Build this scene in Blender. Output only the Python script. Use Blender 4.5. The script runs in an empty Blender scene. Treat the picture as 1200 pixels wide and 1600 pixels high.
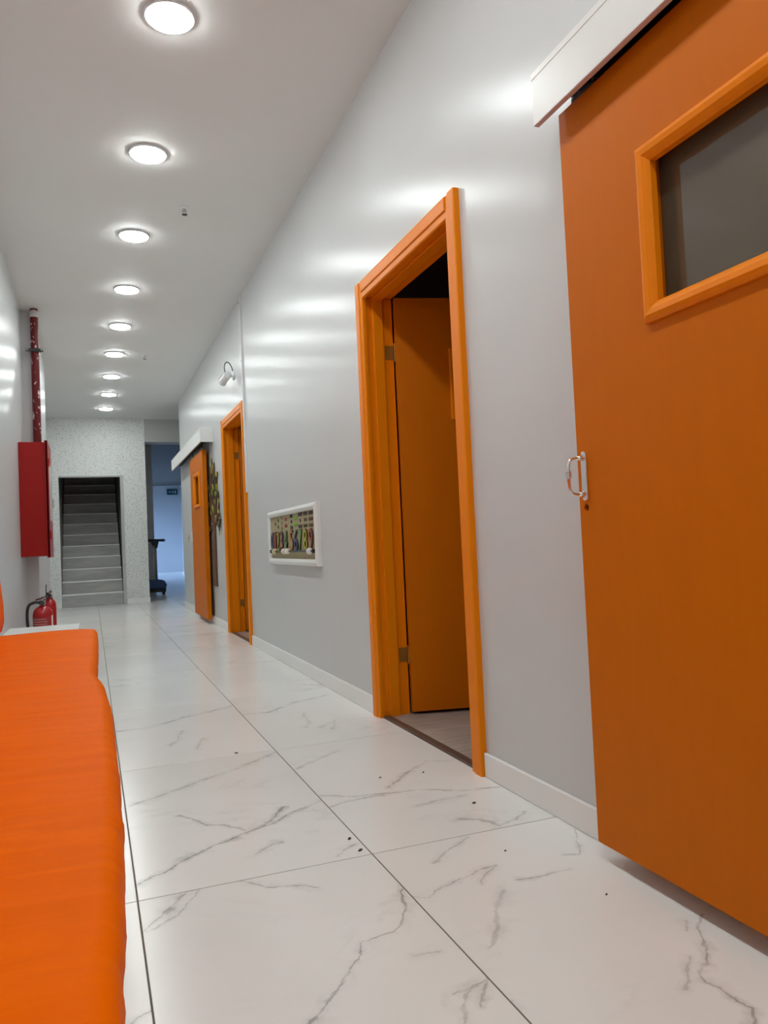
import bpy, bmesh, math, random
from mathutils import Vector, Matrix, noise

scene = bpy.context.scene
COL = scene.collection
random.seed(7)

# ------------------------------------------------------------------ camera
F_PX = 1197.2
YAW, PITCH, ROLL, CAM_H = .36657, .0371, -.045568, .85
def camera():
    cy, sy, cp, sp = math.cos(YAW), math.sin(YAW), math.cos(PITCH), math.sin(PITCH)
    f = Vector((sy*cp, cy*cp, sp)); r = Vector((cy, -sy, 0)); u = r.cross(f)
    c, s = math.cos(ROLL), math.sin(ROLL)
    r2 = c*r + s*u; u2 = -s*r + c*u
    cd = bpy.data.cameras.new('camera'); co = bpy.data.objects.new('camera', cd)
    cd.sensor_fit = 'VERTICAL'; cd.sensor_height = 36; cd.lens = F_PX*36/1600
    cd.clip_start = .02; cd.clip_end = 200
    m = Matrix((r2, u2, -f)).transposed().to_4x4(); m.translation = Vector((0, 0, CAM_H))
    co.matrix_world = m
    COL.objects.link(co); scene.camera = co
camera()

# ------------------------------------------------------------------ sky, window portal, exposure
world = bpy.data.worlds.new('sky'); scene.world = world; world.use_nodes = True
bg = world.node_tree.nodes['Background']
bg.inputs[0].default_value = (.36, .58, 1.0, 1); bg.inputs[1].default_value = 15
WIN = (-1.5, 23.2, 26.7, .4, 2.4)            # hall window: x, y0, y1, z0, z1
pl = bpy.data.lights.new('window_portal', 'AREA'); pl.shape = 'RECTANGLE'; pl.size = WIN[4]-WIN[3]; pl.size_y = WIN[2]-WIN[1]
pl.cycles.is_portal = True
po = bpy.data.objects.new('window_portal', pl); COL.objects.link(po)
po.location = (WIN[0]-.02, (WIN[1]+WIN[2])/2, (WIN[3]+WIN[4])/2); po.rotation_euler = (0, -math.pi/2, 0)
LAMP_STRENGTH = 100.0
LAMP_COLOR = (.93, 1.0, .985, 1)
scene.view_settings.view_transform = 'Standard'; scene.view_settings.look = 'None'
scene.view_settings.gamma = 1; scene.view_settings.use_curve_mapping = False
scene.view_settings.exposure = 0.0

# ------------------------------------------------------------------ materials
def newmat(name, col=(.8,.8,.8), rough=.5, metal=0, spec=.5, coat=0, coat_rough=.1, sheen=0):
    m = bpy.data.materials.new(name); m.use_nodes = True
    b = m.node_tree.nodes['Principled BSDF']
    b.inputs['Base Color'].default_value = (*col, 1); b.inputs['Roughness'].default_value = rough
    b.inputs['Metallic'].default_value = metal; b.inputs['Specular IOR Level'].default_value = spec
    b.inputs['Coat Weight'].default_value = coat; b.inputs['Coat Roughness'].default_value = coat_rough
    b.inputs['Sheen Weight'].default_value = sheen
    return m
class NT:
    """small node helper"""
    def __init__(s, m): s.m = m; s.t = m.node_tree; s.b = s.t.nodes['Principled BSDF']
    def n(s, typ, **kw):
        nd = s.t.nodes.new(typ)
        for k, v in kw.items(): setattr(nd, k, v)
        return nd
    def l(s, a, b): s.t.links.new(a, b)
    def pos(s): return s.n('ShaderNodeNewGeometry').outputs['Position']
    def objc(s): return s.n('ShaderNodeTexCoord').outputs['Object']
    def mapping(s, v, scale=(1,1,1), rot=(0,0,0), loc=(0,0,0)):
        nd = s.n('ShaderNodeMapping'); nd.inputs['Scale'].default_value = scale
        nd.inputs['Rotation'].default_value = rot; nd.inputs['Location'].default_value = loc
        s.l(v, nd.inputs['Vector']); return nd.outputs[0]
    def noise(s, v, scale, detail=4, rough=.5, dist=0):
        nd = s.n('ShaderNodeTexNoise'); s.l(v, nd.inputs['Vector']); nd.inputs['Scale'].default_value = scale
        nd.inputs['Detail'].default_value = detail; nd.inputs['Roughness'].default_value = rough
        nd.inputs['Distortion'].default_value = dist; return nd
    def math(s, op, a, b=None, c=None, clamp=False):
        nd = s.n('ShaderNodeMath', operation=op, use_clamp=clamp)
        for i, v in enumerate((a, b, c)):
            if v is None: continue
            if isinstance(v, (int, float)): nd.inputs[i].default_value = v
            else: s.l(v, nd.inputs[i])
        return nd.outputs[0]
    def vmath(s, op, a, b=None, scale=None):
        nd = s.n('ShaderNodeVectorMath', operation=op)
        for i, v in enumerate((a, b)):
            if v is None: continue
            if isinstance(v, (tuple, list)): nd.inputs[i].default_value = v
            else: s.l(v, nd.inputs[i])
        if scale is not None:
            if isinstance(scale, (int, float)): nd.inputs['Scale'].default_value = scale
            else: s.l(scale, nd.inputs['Scale'])
        return nd.outputs['Value'] if op in ('DOT_PRODUCT', 'LENGTH', 'DISTANCE') else nd.outputs[0]
    def maprange(s, v, a, b, c=0, d=1, smooth=True):
        nd = s.n('ShaderNodeMapRange', interpolation_type='SMOOTHSTEP' if smooth else 'LINEAR')
        s.l(v, nd.inputs['Value'])
        for k, x in zip(('From Min', 'From Max', 'To Min', 'To Max'), (a, b, c, d)): nd.inputs[k].default_value = x
        return nd.outputs[0]
    def mix(s, f, a, b):
        nd = s.n('ShaderNodeMix', data_type='RGBA')
        if isinstance(f, (int, float)): nd.inputs[0].default_value = f
        else: s.l(f, nd.inputs[0])
        for i, v in ((6, a), (7, b)):
            if isinstance(v, (tuple, list)): nd.inputs[i].default_value = (*v[:3], 1)
            else: s.l(v, nd.inputs[i])
        return nd.outputs[2]
    def bump(s, h, strength=.2, dist=.01):
        nd = s.n('ShaderNodeBump'); nd.inputs['Strength'].default_value = strength; nd.inputs['Distance'].default_value = dist
        s.l(h, nd.inputs['Height']); s.l(nd.outputs[0], s.b.inputs['Normal'])
    def color(s, c): s.l(c, s.b.inputs['Base Color'])
    def rough(s, c): s.l(c, s.b.inputs['Roughness'])

def wall_paint(name, col, rough=.3, bump=.06, aniso=0, spec=.5):
    m = newmat(name, col, rough, spec=spec); t = NT(m); p = t.pos()
    a = t.noise(t.mapping(p, (1, .9, .9)), 1.6, 2)
    if bump: t.bump(a.outputs[0], bump, .05)
    c = t.noise(p, 1.5, 3)
    t.color(t.mix(t.maprange(c.outputs[0], .2, .8), tuple(x*.985 for x in col), tuple(min(1, x*1.015) for x in col)))
    if aniso:                      # roller strokes run up the wall and smear highlights sideways
        t.b.inputs['Anisotropic'].default_value = aniso
        v = t.n('ShaderNodeCombineXYZ'); v.inputs[1].default_value = 1; t.l(v.outputs[0], t.b.inputs['Tangent'])
    return m
M = {}
M['wall'] = wall_paint('grey_wall_paint', (.65, .655, .655), .30, .05, .7, .4)
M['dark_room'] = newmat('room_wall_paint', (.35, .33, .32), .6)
M['ceiling'] = wall_paint('ceiling_paint', (.80, .795, .78), .6, 0)
M['white'] = newmat('white_lacquer', (.80, .80, .78), .35)
M['base'] = newmat('white_baseboard', (.88, .88, .86), .3)
M['mdf'] = newmat('raw_board_edge', (.60, .42, .36), .7)
M['grout'] = newmat('grout', (.15, .14, .12), .85)
M['black'] = newmat('black_plastic', (.015, .015, .016), .4)
M['dark'] = newmat('dark_metal', (.06, .06, .06), .4, .6)
M['chrome'] = newmat('chrome', (.85, .85, .86), .08, 1)
M['steel'] = newmat('grey_steel', (.5, .5, .5), .3, .9)
M['brass'] = newmat('painted_hinge', (.34, .15, .02), .4, .3)
M['sign_green'] = newmat('sign_green', (.01, .06, .07), .4)
M['sign_pale'] = newmat('sign_pale', (.35, .55, .55), .4)
M['blue_plastic'] = newmat('blue_plastic', (.04, .10, .26), .4)
M['grey_plastic'] = newmat('grey_plastic', (.42, .43, .43), .4)
M['whiteplastic'] = newmat('white_plastic', (.78, .78, .80), .35)
M['seed'] = newmat('dry_leaf', (.05, .035, .022), .8)

def orange(name, col, rough, b=.04, spec=.25):
    m = newmat(name, col, rough, spec=spec); t = NT(m); p = t.objc()
    a = t.noise(t.mapping(p, (6, 6, 1.2)), 6, 4)
    t.color(t.mix(t.maprange(a.outputs[0], .3, .7), tuple(x*.985 for x in col), tuple(x*1.01 for x in col)))
    t.bump(t.math('ADD', a.outputs[0], t.noise(p, 90, 2).outputs[0]), b, .004)
    return m
M['orange'] = orange('orange_door_paint', (.61, .15, .0), .48, .02, .11)
M['orange_frame'] = orange('orange_frame_paint', (.88, .24, .0), .42, .02, .18)

def mat_cushion():
    col = (.80, .20, .006)
    m = newmat('orange_vinyl', col, .5, spec=.012); t = NT(m); p = t.pos()
    w = t.noise(t.mapping(p, (1.3, 9, 1.3), (0, 0, .12)), 2.2, 4, .5, 1.1)
    w2 = t.noise(t.mapping(p, (3, 5, 3)), 2, 3)
    amp = t.maprange(w2.outputs[0], .35, .65, .2, 1)
    t.bump(t.math('MULTIPLY', w.outputs[0], amp), .22, .012)
    t.color(t.mix(t.maprange(w.outputs[0], .35, .65), (.87, .140, .0), (.92, .155, .0)))
    return m
M['cushion'] = mat_cushion()

def mat_terrazzo():
    m = newmat('terrazzo', (.7, .7, .68), .45); t = NT(m); p = t.pos()
    v = t.n('ShaderNodeTexVoronoi'); v.inputs['Scale'].default_value = 50; t.l(t.mapping(p, (1, 1, 1.25), (0, .5, 0)), v.inputs['Vector'])
    sep = t.n('ShaderNodeSeparateColor'); t.l(v.outputs['Color'], sep.inputs[0])
    chip = t.math('MULTIPLY', t.maprange(v.outputs['Distance'], .30, .22), t.math('GREATER_THAN', sep.outputs[0], .42))
    v2 = t.n('ShaderNodeTexVoronoi'); v2.inputs['Scale'].default_value = 85; t.l(p, v2.inputs['Vector'])
    sep2 = t.n('ShaderNodeSeparateColor'); t.l(v2.outputs['Color'], sep2.inputs[0])
    chip2 = t.math('MULTIPLY', t.maprange(v2.outputs['Distance'], .34, .24), t.math('GREATER_THAN', sep2.outputs[1], .6))
    shade = t.mix(sep.outputs[1], (.08, .08, .075), (.40, .39, .37))
    c = t.mix(chip, (.80, .81, .79), shade); t.color(t.mix(t.math('MULTIPLY', chip2, .8), c, (.26, .26, .25)))
    return m
M['terrazzo'] = mat_terrazzo()

def mat_wood(name, c1, c2):
    m = newmat(name, c1, .4); t = NT(m); oi = t.n('ShaderNodeObjectInfo')
    off = t.vmath('SCALE', (7.3, 3.1, 5.7), scale=oi.outputs['Random'])
    p = t.vmath('ADD', t.pos(), off)
    a = t.noise(t.mapping(p, (1.2, 16, 1)), 3, 5, .6, .4)
    c = t.mix(t.maprange(a.outputs[0], .3, .7), c1, c2)
    t.color(t.mix(t.math('MULTIPLY', oi.outputs['Random'], .35), c, tuple(x*.7 for x in c1)))
    return m
M['plank'] = mat_wood('grey_laminate', (.33, .275, .235), (.50, .43, .375))
M['threshold'] = newmat('threshold', (.10, .065, .05), .4)
def mat_step():
    m = newmat('stair_stone', (.42, .41, .39), .4); t = NT(m); p = t.pos()
    a = t.noise(t.mapping(p, (1, 4, 5)), 2.5, 5, .6, .5)
    t.color(t.mix(t.maprange(a.outputs[0], .3, .7), (.38, .375, .36), (.50, .49, .47)))
    return m
M['step'] = mat_step()
M['step_nosing'] = newmat('stair_edge', (.85, .85, .83), .3)

def mat_tile(name, segs=(), faint=1.0):
    m = newmat(name, (.8, .79, .77), .25, spec=.36); t = NT(m)
    p = t.pos(); oi = t.n('ShaderNodeObjectInfo')
    off = t.vmath('SCALE', (17.3, 23.1, 11.7), scale=oi.outputs['Random'])
    q = t.vmath('ADD', p, off)
    # faint generic veins, running on a slant
    nz = t.noise(t.mapping(q, (1.0, 2.0, 1), (0, 0, .35)), 1.35, 6, .62, .8)
    ridge = t.math('ABSOLUTE', t.math('SUBTRACT', nz.outputs[0], .5))
    gate = t.maprange(t.noise(q, 1.9, 3).outputs[0], .52, .68)
    fine = t.maprange(ridge, .0, .014, 1, 0)
    wide = t.math('MULTIPLY', t.maprange(ridge, 0, .05, 1, 0), .3)
    mask = t.math('MULTIPLY', t.math('MULTIPLY', t.math('MAXIMUM', fine, wide), gate), .55*faint)
    if segs:
        d1 = t.noise(p, 9, 4, .6); d2 = t.noise(p, 45, 3, .6)
        warp = t.vmath('ADD', t.vmath('SCALE', t.vmath('SUBTRACT', d1.outputs['Color'], (.5, .5, .5)), scale=.045),
                       t.vmath('SCALE', t.vmath('SUBTRACT', d2.outputs['Color'], (.5, .5, .5)), scale=.014))
        flat = t.vmath('MULTIPLY', t.vmath('ADD', p, warp), (1, 1, 0))
        wmod = t.maprange(t.noise(p, 16, 3).outputs[0], .3, .7, 1.7, .55)
        smoke = t.maprange(t.noise(t.mapping(p, (1, 1, 1), (0, 0, .5)), 11, 4, .6).outputs[0], .38, .62, .15, 1)
        strong = None
        for w, s, pts in segs:
            dd = None
            for A, B in zip(pts, pts[1:]):
                bx, by = B[0]-A[0], B[1]-A[1]; L2 = max(bx*bx+by*by, 1e-6)
                pa = t.vmath('SUBTRACT', flat, (A[0], A[1], 0))
                h = t.math('MULTIPLY', t.vmath('DOT_PRODUCT', pa, (bx, by, 0)), 1/L2, clamp=True)
                d = t.vmath('DISTANCE', pa, t.vmath('SCALE', (bx, by, 0), scale=h))
                dd = d if dd is None else t.math('MINIMUM', dd, d)
            dd = t.math('MULTIPLY', dd, wmod)
            k = t.math('ADD', t.maprange(dd, w*.2, w*1.15, s*.95, 0), t.math('MULTIPLY', t.maprange(dd, 0, w*6, s*.65, 0), smoke))
            strong = k if strong is None else t.math('MAXIMUM', strong, k)
        strong = t.math('MULTIPLY', strong, t.maprange(t.noise(p, 22, 4).outputs[0], .3, .55, .35, 1.0))
        mask = t.math('MAXIMUM', mask, strong, clamp=True)
    cloud = t.noise(q, 1.2, 3)
    base = t.mix(t.maprange(cloud.outputs[0], .3, .7), (.79, .78, .755), (.85, .84, .815))
    t.color(t.mix(mask, base, (.36, .345, .325)))
    t.b.inputs['Roughness'].default_value = .225
    return m
VEINS = {
 'M2': [
  (0.005, 0.8, [ (0.089,2.105), (0.160,2.149), (0.238,2.224), (0.335,2.285), (0.427,2.330), (0.462,2.346), (0.524,2.435), (0.552,2.485) ]),
  (0.005, 0.6, [ (0.462,2.346), (0.491,2.354), (0.560,2.416), (0.614,2.438), (0.685,2.489) ]),
  (0.003, 0.7, [ (0.231,2.574), (0.274,2.519), (0.311,2.444), (0.356,2.420), (0.408,2.351) ]),
  (0.006, 0.5, [ (0.399,2.151), (0.454,2.202), (0.493,2.203) ]),
  (0.004, 0.5, [ (0.605,2.034), (0.671,2.089) ]),
  (0.008, 0.4, [ (0.092,2.749), (0.222,2.832), (0.329,2.901), (0.523,3.015), (0.677,3.150) ]),
  (0.012, 0.45, [ (0.427,2.330), (0.498,2.386) ]),
 ],
 'R2': [
  (0.003, 0.6, [ (0.699,2.539), (0.808,2.471), (0.921,2.446), (1.008,2.436), (1.129,2.353), (1.262,2.325) ]),
  (0.004, 0.5, [ (0.679,2.403), (0.764,2.439), (0.891,2.441) ]),
  (0.006, 0.5, [ (0.933,2.508), (1.073,2.646) ]),
  (0.004, 0.35, [ (1.073,2.646), (1.182,2.722), (1.258,2.688) ]),
  (0.009, 0.5, [ (1.011,2.118), (1.060,2.092), (1.092,2.017) ]),
  (0.005, 0.45, [ (1.092,2.017), (1.219,2.080) ]),
  (0.006, 0.35, [ (0.930,2.281), (1.015,2.302), (1.127,2.303) ]),
  (0.004, 0.35, [ (0.684,2.867), (0.930,3.045) ]),
 ],
 'M1': [
  (0.004, 0.6, [ (0.325,2.014), (0.357,1.973), (0.389,1.941), (0.500,1.881) ]),
  (0.005, 0.7, [ (0.686,1.776), (0.656,1.696), (0.620,1.617) ]),
  (0.009, 0.6, [ (0.672,1.738), (0.643,1.665) ]),
  (0.003, 0.7, [ (0.620,1.617), (0.593,1.594), (0.518,1.586), (0.492,1.540), (0.460,1.503), (0.426,1.448), (0.381,1.404), (0.338,1.364) ]),
  (0.005, 0.5, [ (0.426,1.448), (0.381,1.404), (0.338,1.364) ]),
  (0.004, 0.6, [ (0.091,1.837), (0.140,1.928), (0.195,2.004), (0.225,2.000) ]),
  (0.009, 0.45, [ (0.139,1.914), (0.186,1.993) ]),
  (0.003, 0.5, [ (0.106,1.842), (0.160,1.887), (0.224,1.993) ]),
  (0.006, 0.5, [ (0.692,1.357), (0.648,1.337), (0.606,1.330) ]),
  (0.004, 0.4, [ (0.648,1.337), (0.618,1.312), (0.582,1.246) ]),
  (0.004, 0.45, [ (0.692,1.357), (0.636,1.284) ]),
  (0.004, 0.3, [ (0.648,1.475), (0.582,1.483) ]),
 ],
 'R1': [
  (0.004, 0.5, [ (0.685,1.731), (0.721,1.699), (0.771,1.737), (0.888,1.774), (0.955,1.791) ]),
  (0.004, 0.4, [ (0.866,1.716), (0.955,1.791) ]),
  (0.005, 0.4, [ (0.817,1.870), (0.875,1.919), (0.968,1.990) ]),
  (0.003, 0.5, [ (0.958,1.689), (1.019,1.686), (1.109,1.686) ]),
  (0.008, 0.35, [ (0.899,1.661), (0.853,1.615), (0.810,1.524), (0.774,1.469), (0.745,1.441) ]),
  (0.007, 0.4, [ (0.799,1.508), (0.745,1.441) ]),
  (0.003, 0.5, [ (1.266,1.897), (1.210,1.793), (1.180,1.751), (1.145,1.765) ]),
  (0.004, 0.6, [ (1.222,1.355), (1.165,1.304), (1.124,1.247), (1.093,1.211), (1.064,1.197), (1.047,1.172), (1.053,1.142), (1.052,1.112), (1.059,1.094), (1.059,1.073), (1.026,1.039) ]),
  (0.004, 0.35, [ (1.177,1.352), (1.146,1.322) ]),
  (0.004, 0.35, [ (1.081,1.247), (1.051,1.211), (0.991,1.161) ]),
  (0.004, 0.35, [ (0.689,1.269), (0.657,1.225) ]),
 ],
 'M3': [
  (0.006, 0.5, [ (0.090,3.909), (0.233,3.907), (0.419,4.038), (0.665,4.176) ]),
  (0.006, 0.3, [ (0.377,3.762), (0.333,3.563), (0.289,3.468) ]),
  (0.006, 0.3, [ (0.445,3.559), (0.399,3.380) ]),
 ],
 'R3': [
  (0.006, 0.5, [ (0.686,3.935), (0.820,3.917), (0.997,4.072), (1.204,4.175) ]),
  (0.006, 0.3, [ (0.976,3.818), (0.951,3.581), (0.899,3.484) ]),
  (0.006, 0.3, [ (0.965,3.457), (1.065,3.570), (1.004,3.392) ]),
 ],
 'L1': [
  (0.004, 0.6, [ (0.044,1.499), (0.084,1.532) ]),
 ],
}
M['tile'] = mat_tile('marble_tile')
TILE_MATS = {k: mat_tile('marble_tile_'+k.lower(), v, .35) for k, v in VEINS.items()}

# ------------------------------------------------------------------ mesh helpers
def obj(name, bm, mat, parent=None, bevel=0, smooth=False, seg=2, local=False):
    me = bpy.data.meshes.new(name)
    if isinstance(bm, bpy.types.Mesh): me = bm
    else:
        bmesh.ops.recalc_face_normals(bm, faces=bm.faces); bm.to_mesh(me); bm.free()
    if mat is not None:
        me.materials.clear(); me.materials.append(M[mat] if isinstance(mat, str) else mat)
    if smooth:
        for p in me.polygons: p.use_smooth = True
    o = bpy.data.objects.new(name, me); COL.objects.link(o)
    if bevel:
        md = o.modifiers.new('bevel', 'BEVEL'); md.width = bevel; md.segments = seg; md.limit_method = 'ANGLE'; md.angle_limit = .7
    if parent is not None:
        o.parent = parent
        if not local: o.matrix_parent_inverse = parent.matrix_basis.inverted() if parent.parent is None else (parent.parent.matrix_basis @ parent.matrix_parent_inverse @ parent.matrix_basis).inverted()
    return o
def tag(o, label, cat=None, group=None, kind=None):
    o['label'] = label
    if cat: o['category'] = cat
    if group: o['group'] = group
    if kind: o['kind'] = kind
    return o
def thing(name, label, cat, loc=(0,0,0), rz=0, group=None, kind=None):
    o = bpy.data.objects.new(name, None); COL.objects.link(o); o.empty_display_size = .1
    o.matrix_basis = Matrix.Translation(loc) @ Matrix.Rotation(rz, 4, 'Z')
    return tag(o, label, cat, group, kind)
def box(x0, x1, y0, y1, z0, z1, bm=None):
    bm = bm or bmesh.new()
    vs = [bm.verts.new((x, y, z)) for z in (z0, z1) for y in (y0, y1) for x in (x0, x1)]
    for f in ((0,2,3,1), (4,5,7,6), (0,1,5,4), (2,6,7,3), (0,4,6,2), (1,3,7,5)): bm.faces.new([vs[i] for i in f])
    return bm
def boxes(lst):
    bm = bmesh.new()
    for b in lst: box(*b, bm=bm)
    return bm
def lathe(prof, seg=32, axis='Z', loc=(0,0,0), bm=None):
    """prof: list of (radius, height)"""
    bm = bm or bmesh.new(); rings = []
    for r, h in prof:
        ring = []
        for i in range(seg):
            a = 2*math.pi*i/seg; c, s = r*math.cos(a), r*math.sin(a)
            v = {'Z': (c, s, h), 'X': (h, c, s), 'Y': (c, h, s)}[axis]
            ring.append(bm.verts.new((v[0]+loc[0], v[1]+loc[1], v[2]+loc[2])))
        rings.append(ring)
    for a, b in zip(rings, rings[1:]):
        for i in range(seg): bm.faces.new((a[i], a[(i+1) % seg], b[(i+1) % seg], b[i]))
    bm.faces.new(rings[0]); bm.faces.new(rings[-1])
    return bm
def tube(pts, rad, seg=10, bm=None, closed_ends=True):
    bm = bm or bmesh.new(); pts = [Vector(p) for p in pts]; rings = []
    rads = rad if isinstance(rad, (list, tuple)) else [rad]*len(pts)
    up = Vector((0, 0, 1)); n = None
    for i, p in enumerate(pts):
        d = (pts[min(i+1, len(pts)-1)] - pts[max(i-1, 0)]).normalized()
        if n is None:
            n = d.cross(up)
            if n.length < .1: n = d.cross(Vector((1, 0, 0)))
        n = (n - d*n.dot(d)).normalized(); b = d.cross(n)
        rings.append([bm.verts.new(p + rads[i]*(math.cos(2*math.pi*k/seg)*n + math.sin(2*math.pi*k/seg)*b)) for k in range(seg)])
    for a, b in zip(rings, rings[1:]):
        for i in range(seg): bm.faces.new((a[i], a[(i+1) % seg], b[(i+1) % seg], b[i]))
    if closed_ends: bm.faces.new(rings[0]); bm.faces.new(rings[-1])
    return bm
def catmull(pts, n=8):
    pts = [Vector(p) for p in pts]; out = []
    P = [pts[0]*2-pts[1]] + pts + [pts[-1]*2-pts[-2]]
    for i in range(1, len(P)-2):
        for k in range(n):
            t = k/n; a, b, c, d = P[i-1], P[i], P[i+1], P[i+2]
            out.append(.5*((2*b) + (c-a)*t + (2*a-5*b+4*c-d)*t*t + (3*b-a-3*c+d)*t**3))
    out.append(pts[-1]); return out
def prism(poly, axis, a, b, bm=None):
    """poly in the two other axes, extruded from a to b along axis"""
    bm = bm or bmesh.new()
    def V(p, h): return {'X': (h, p[0], p[1]), 'Y': (p[0], h, p[1]), 'Z': (p[0], p[1], h)}[axis]
    A = [bm.verts.new(V(p, a)) for p in poly]; B = [bm.verts.new(V(p, b)) for p in poly]
    n = len(poly)
    for i in range(n): bm.faces.new((A[i], A[(i+1) % n], B[(i+1) % n], B[i]))
    bm.faces.new(A); bm.faces.new(B)
    return bm
def frame_bars(name, x0, x1, y0, y1, z0, z1, w, mat, parent, bevel=.004, prof=None):
    """rectangular frame in the YZ plane with mitred bars, each its own part; prof: list of (offset from outer edge, x)"""
    prof = prof or [(0, x1), (0, x0), (w, x0), (w, x1)]
    def corner(d): return [(y0+d, z0+d), (y1-d, z0+d), (y1-d, z1-d), (y0+d, z1-d)]
    for k in range(4):
        bm = bmesh.new()
        A = [bm.verts.new((x, *corner(d)[k])) for d, x in prof]; B = [bm.verts.new((x, *corner(d)[(k+1) % 4])) for d, x in prof]
        n = len(prof)
        for i in range(n): bm.faces.new((A[i], A[(i+1) % n], B[(i+1) % n], B[i]))
        bm.faces.new(A); bm.faces.new(B)
        obj(name, bm, mat, parent, bevel)
def holed_panel(x0, x1, u0, u1, z0, z1, a0, a1, b0, b1, axis='X'):
    """closed slab with a rectangular hole a0..a1 x b0..b1; slab normal along X (u = y) or Y (u = x)"""
    bm = bmesh.new(); U = (u0, a0, a1, u1); Z = (z0, b0, b1, z1)
    def V(d, u, z): return (d, u, z) if axis == 'X' else (u, d, z)
    g = [[[bm.verts.new(V(d, u, z)) for z in Z] for u in U] for d in (x0, x1)]
    for d in range(2):
        for i in range(3):
            for j in range(3):
                if (i, j) != (1, 1): bm.faces.new((g[d][i][j], g[d][i+1][j], g[d][i+1][j+1], g[d][i][j+1]))
    for i in range(3):
        for j in (0, 3): bm.faces.new((g[0][i][j], g[0][i+1][j], g[1][i+1][j], g[1][i][j]))
        for j in (0, 3): bm.faces.new((g[0][j][i], g[0][j][i+1], g[1][j][i+1], g[1][j][i]))
    for j in (1, 2):
        bm.faces.new((g[0][1][j], g[0][2][j], g[1][2][j], g[1][1][j])); bm.faces.new((g[0][j][1], g[0][j][2], g[1][j][2], g[1][j][1]))
    return bm
def boolcut(o, cutter_bm):
    me = bpy.data.meshes.new('cut'); bmesh.ops.recalc_face_normals(cutter_bm, faces=cutter_bm.faces); cutter_bm.to_mesh(me); cutter_bm.free()
    c = bpy.data.objects.new('cut', me); COL.objects.link(c)
    md = o.modifiers.new('b', 'BOOLEAN'); md.operation = 'DIFFERENCE'; md.object = c; md.solver = 'EXACT'
    bpy.context.view_layer.update()
    new = bpy.data.meshes.new_from_object(o.evaluated_get(bpy.context.evaluated_depsgraph_get()))
    o.modifiers.clear(); old = o.data; o.data = new; new.name = old.name
    bpy.data.objects.remove(c); bpy.data.meshes.remove(me)

# ------------------------------------------------------------------ the setting
XL, XR, ZC, WT = -.535, 1.287, 3.055, .13
YB, YT, YF = -4.0, 13.3, 27.0          # back wall, terrazzo wall, far wall
floor = obj('floor', box(-1.7, 3.2, YB-.2, YF+.2, -.2, -.0012), 'grout')
tag(floor, 'white marble-look tiled floor of the corridor', 'floor', kind='structure')
def tile_mesh(w, l):
    bm = box(0, w, 0, l, -.004, 0); return bm
TW, TL_, GAP = .609, 1.1845, .0036
X0, Y0 = .081, 2.004
cols = [(-.75, -.5285), (-.528, .081), (.081, .690), (.690, 1.299), (1.299, 1.908), (1.908, 2.517), (2.517, 2.94)]
shared = {}
row_of = {0: '2', -1: '1', 1: '3'}
for r in range(-5, 22):
    y0 = Y0 + r*TL_; y1 = y0 + TL_
    y0c, y1c = max(y0, YB), min(y1, YF)
    if y1c - y0c < .05: continue
    for ci, (xa, xb) in enumerate(cols):
        if ci == 0 and y0 < 9.0: continue
        if ci >= 4 and y1 < 11.9: continue
        ya = y0c
        if ci == 0: ya = max(ya, 9.35)
        if ci >= 4: ya = max(ya, 11.76)
        xa2, xb2 = xa, xb
        if ci == 3 and y1 < 13: xb2 = XR
        key = None
        if r in row_of and ci in (1, 2, 3):
            key = {1: 'L', 2: 'M', 3: 'R'}[ci] + row_of[r]
            if key not in TILE_MATS: key = None
        w, l = round(xb2-xa2-GAP, 4), round(y1c-ya-GAP, 4)
        sk = (w, l, key)
        if sk not in shared:
            o = obj('tile', tile_mesh(w, l), TILE_MATS[key] if key else 'tile', floor, .0008, seg=1); shared[sk] = o
        else:
            o = shared[sk].copy(); COL.objects.link(o); o.parent = floor
        o.location = (xa2+GAP/2, ya+GAP/2, 0)

ceil = obj('ceiling', box(-1.7, 3.2, YB-.2, YT+.35, ZC, ZC+.15), 'ceiling')
tag(ceil, 'plain off-white ceiling over the corridor', 'ceiling', kind='structure')

hc = obj('ceiling_hall', box(-1.7, 3.2, YT+.35, YF+.2, ZC, ZC+.15), newmat('hall_ceiling_shaded', (.14, .125, .11), .6)); tag(hc, 'ceiling of the far hall, coloured dark to look unlit', 'ceiling', kind='structure')  # shade put into the colour: same ceiling, darkened to look unlit
# right wall with its doorways: (y0, y1, height)
HOLES = [(2.50, 3.515, 2.085), (6.70, 7.765, 2.085)]
def wall_with_holes(x0, x1, ya, yb, holes, z1):
    lst = []; y = ya
    for h0, h1, hz in holes:
        lst.append((x0, x1, y, h0, 0, z1)); lst.append((x0, x1, h0, h1, hz, z1)); y = h1
    lst.append((x0, x1, y, yb, 0, z1)); return boxes(lst)
YE = 11.76
w = obj('wall_right', wall_with_holes(XR, XR+WT, YB, YE, HOLES, ZC), 'wall'); tag(w, 'glossy light grey wall with the orange doors along the right side', 'wall', kind='structure')
w = obj('wall_left', boxes([(XL-.3, XL, YB, 7.46, 0, ZC), (-1.0, -.75, 9.35, YT, 0, ZC)]), 'wall')
tag(w, 'light grey wall along the left behind the bench', 'wall', kind='structure')
w = obj('wall_pillar', box(XL-.3, -.436, 7.46, 9.35, 0, ZC), 'wall'); tag(w, 'shallow grey pillar on the left wall behind the red pipe', 'pillar', kind='structure')
w = obj('wall_back', box(-.85, 1.45, YB-.15, YB, 0, ZC), 'wall'); tag(w, 'plain grey end wall behind the viewer', 'wall', kind='structure')
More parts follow.
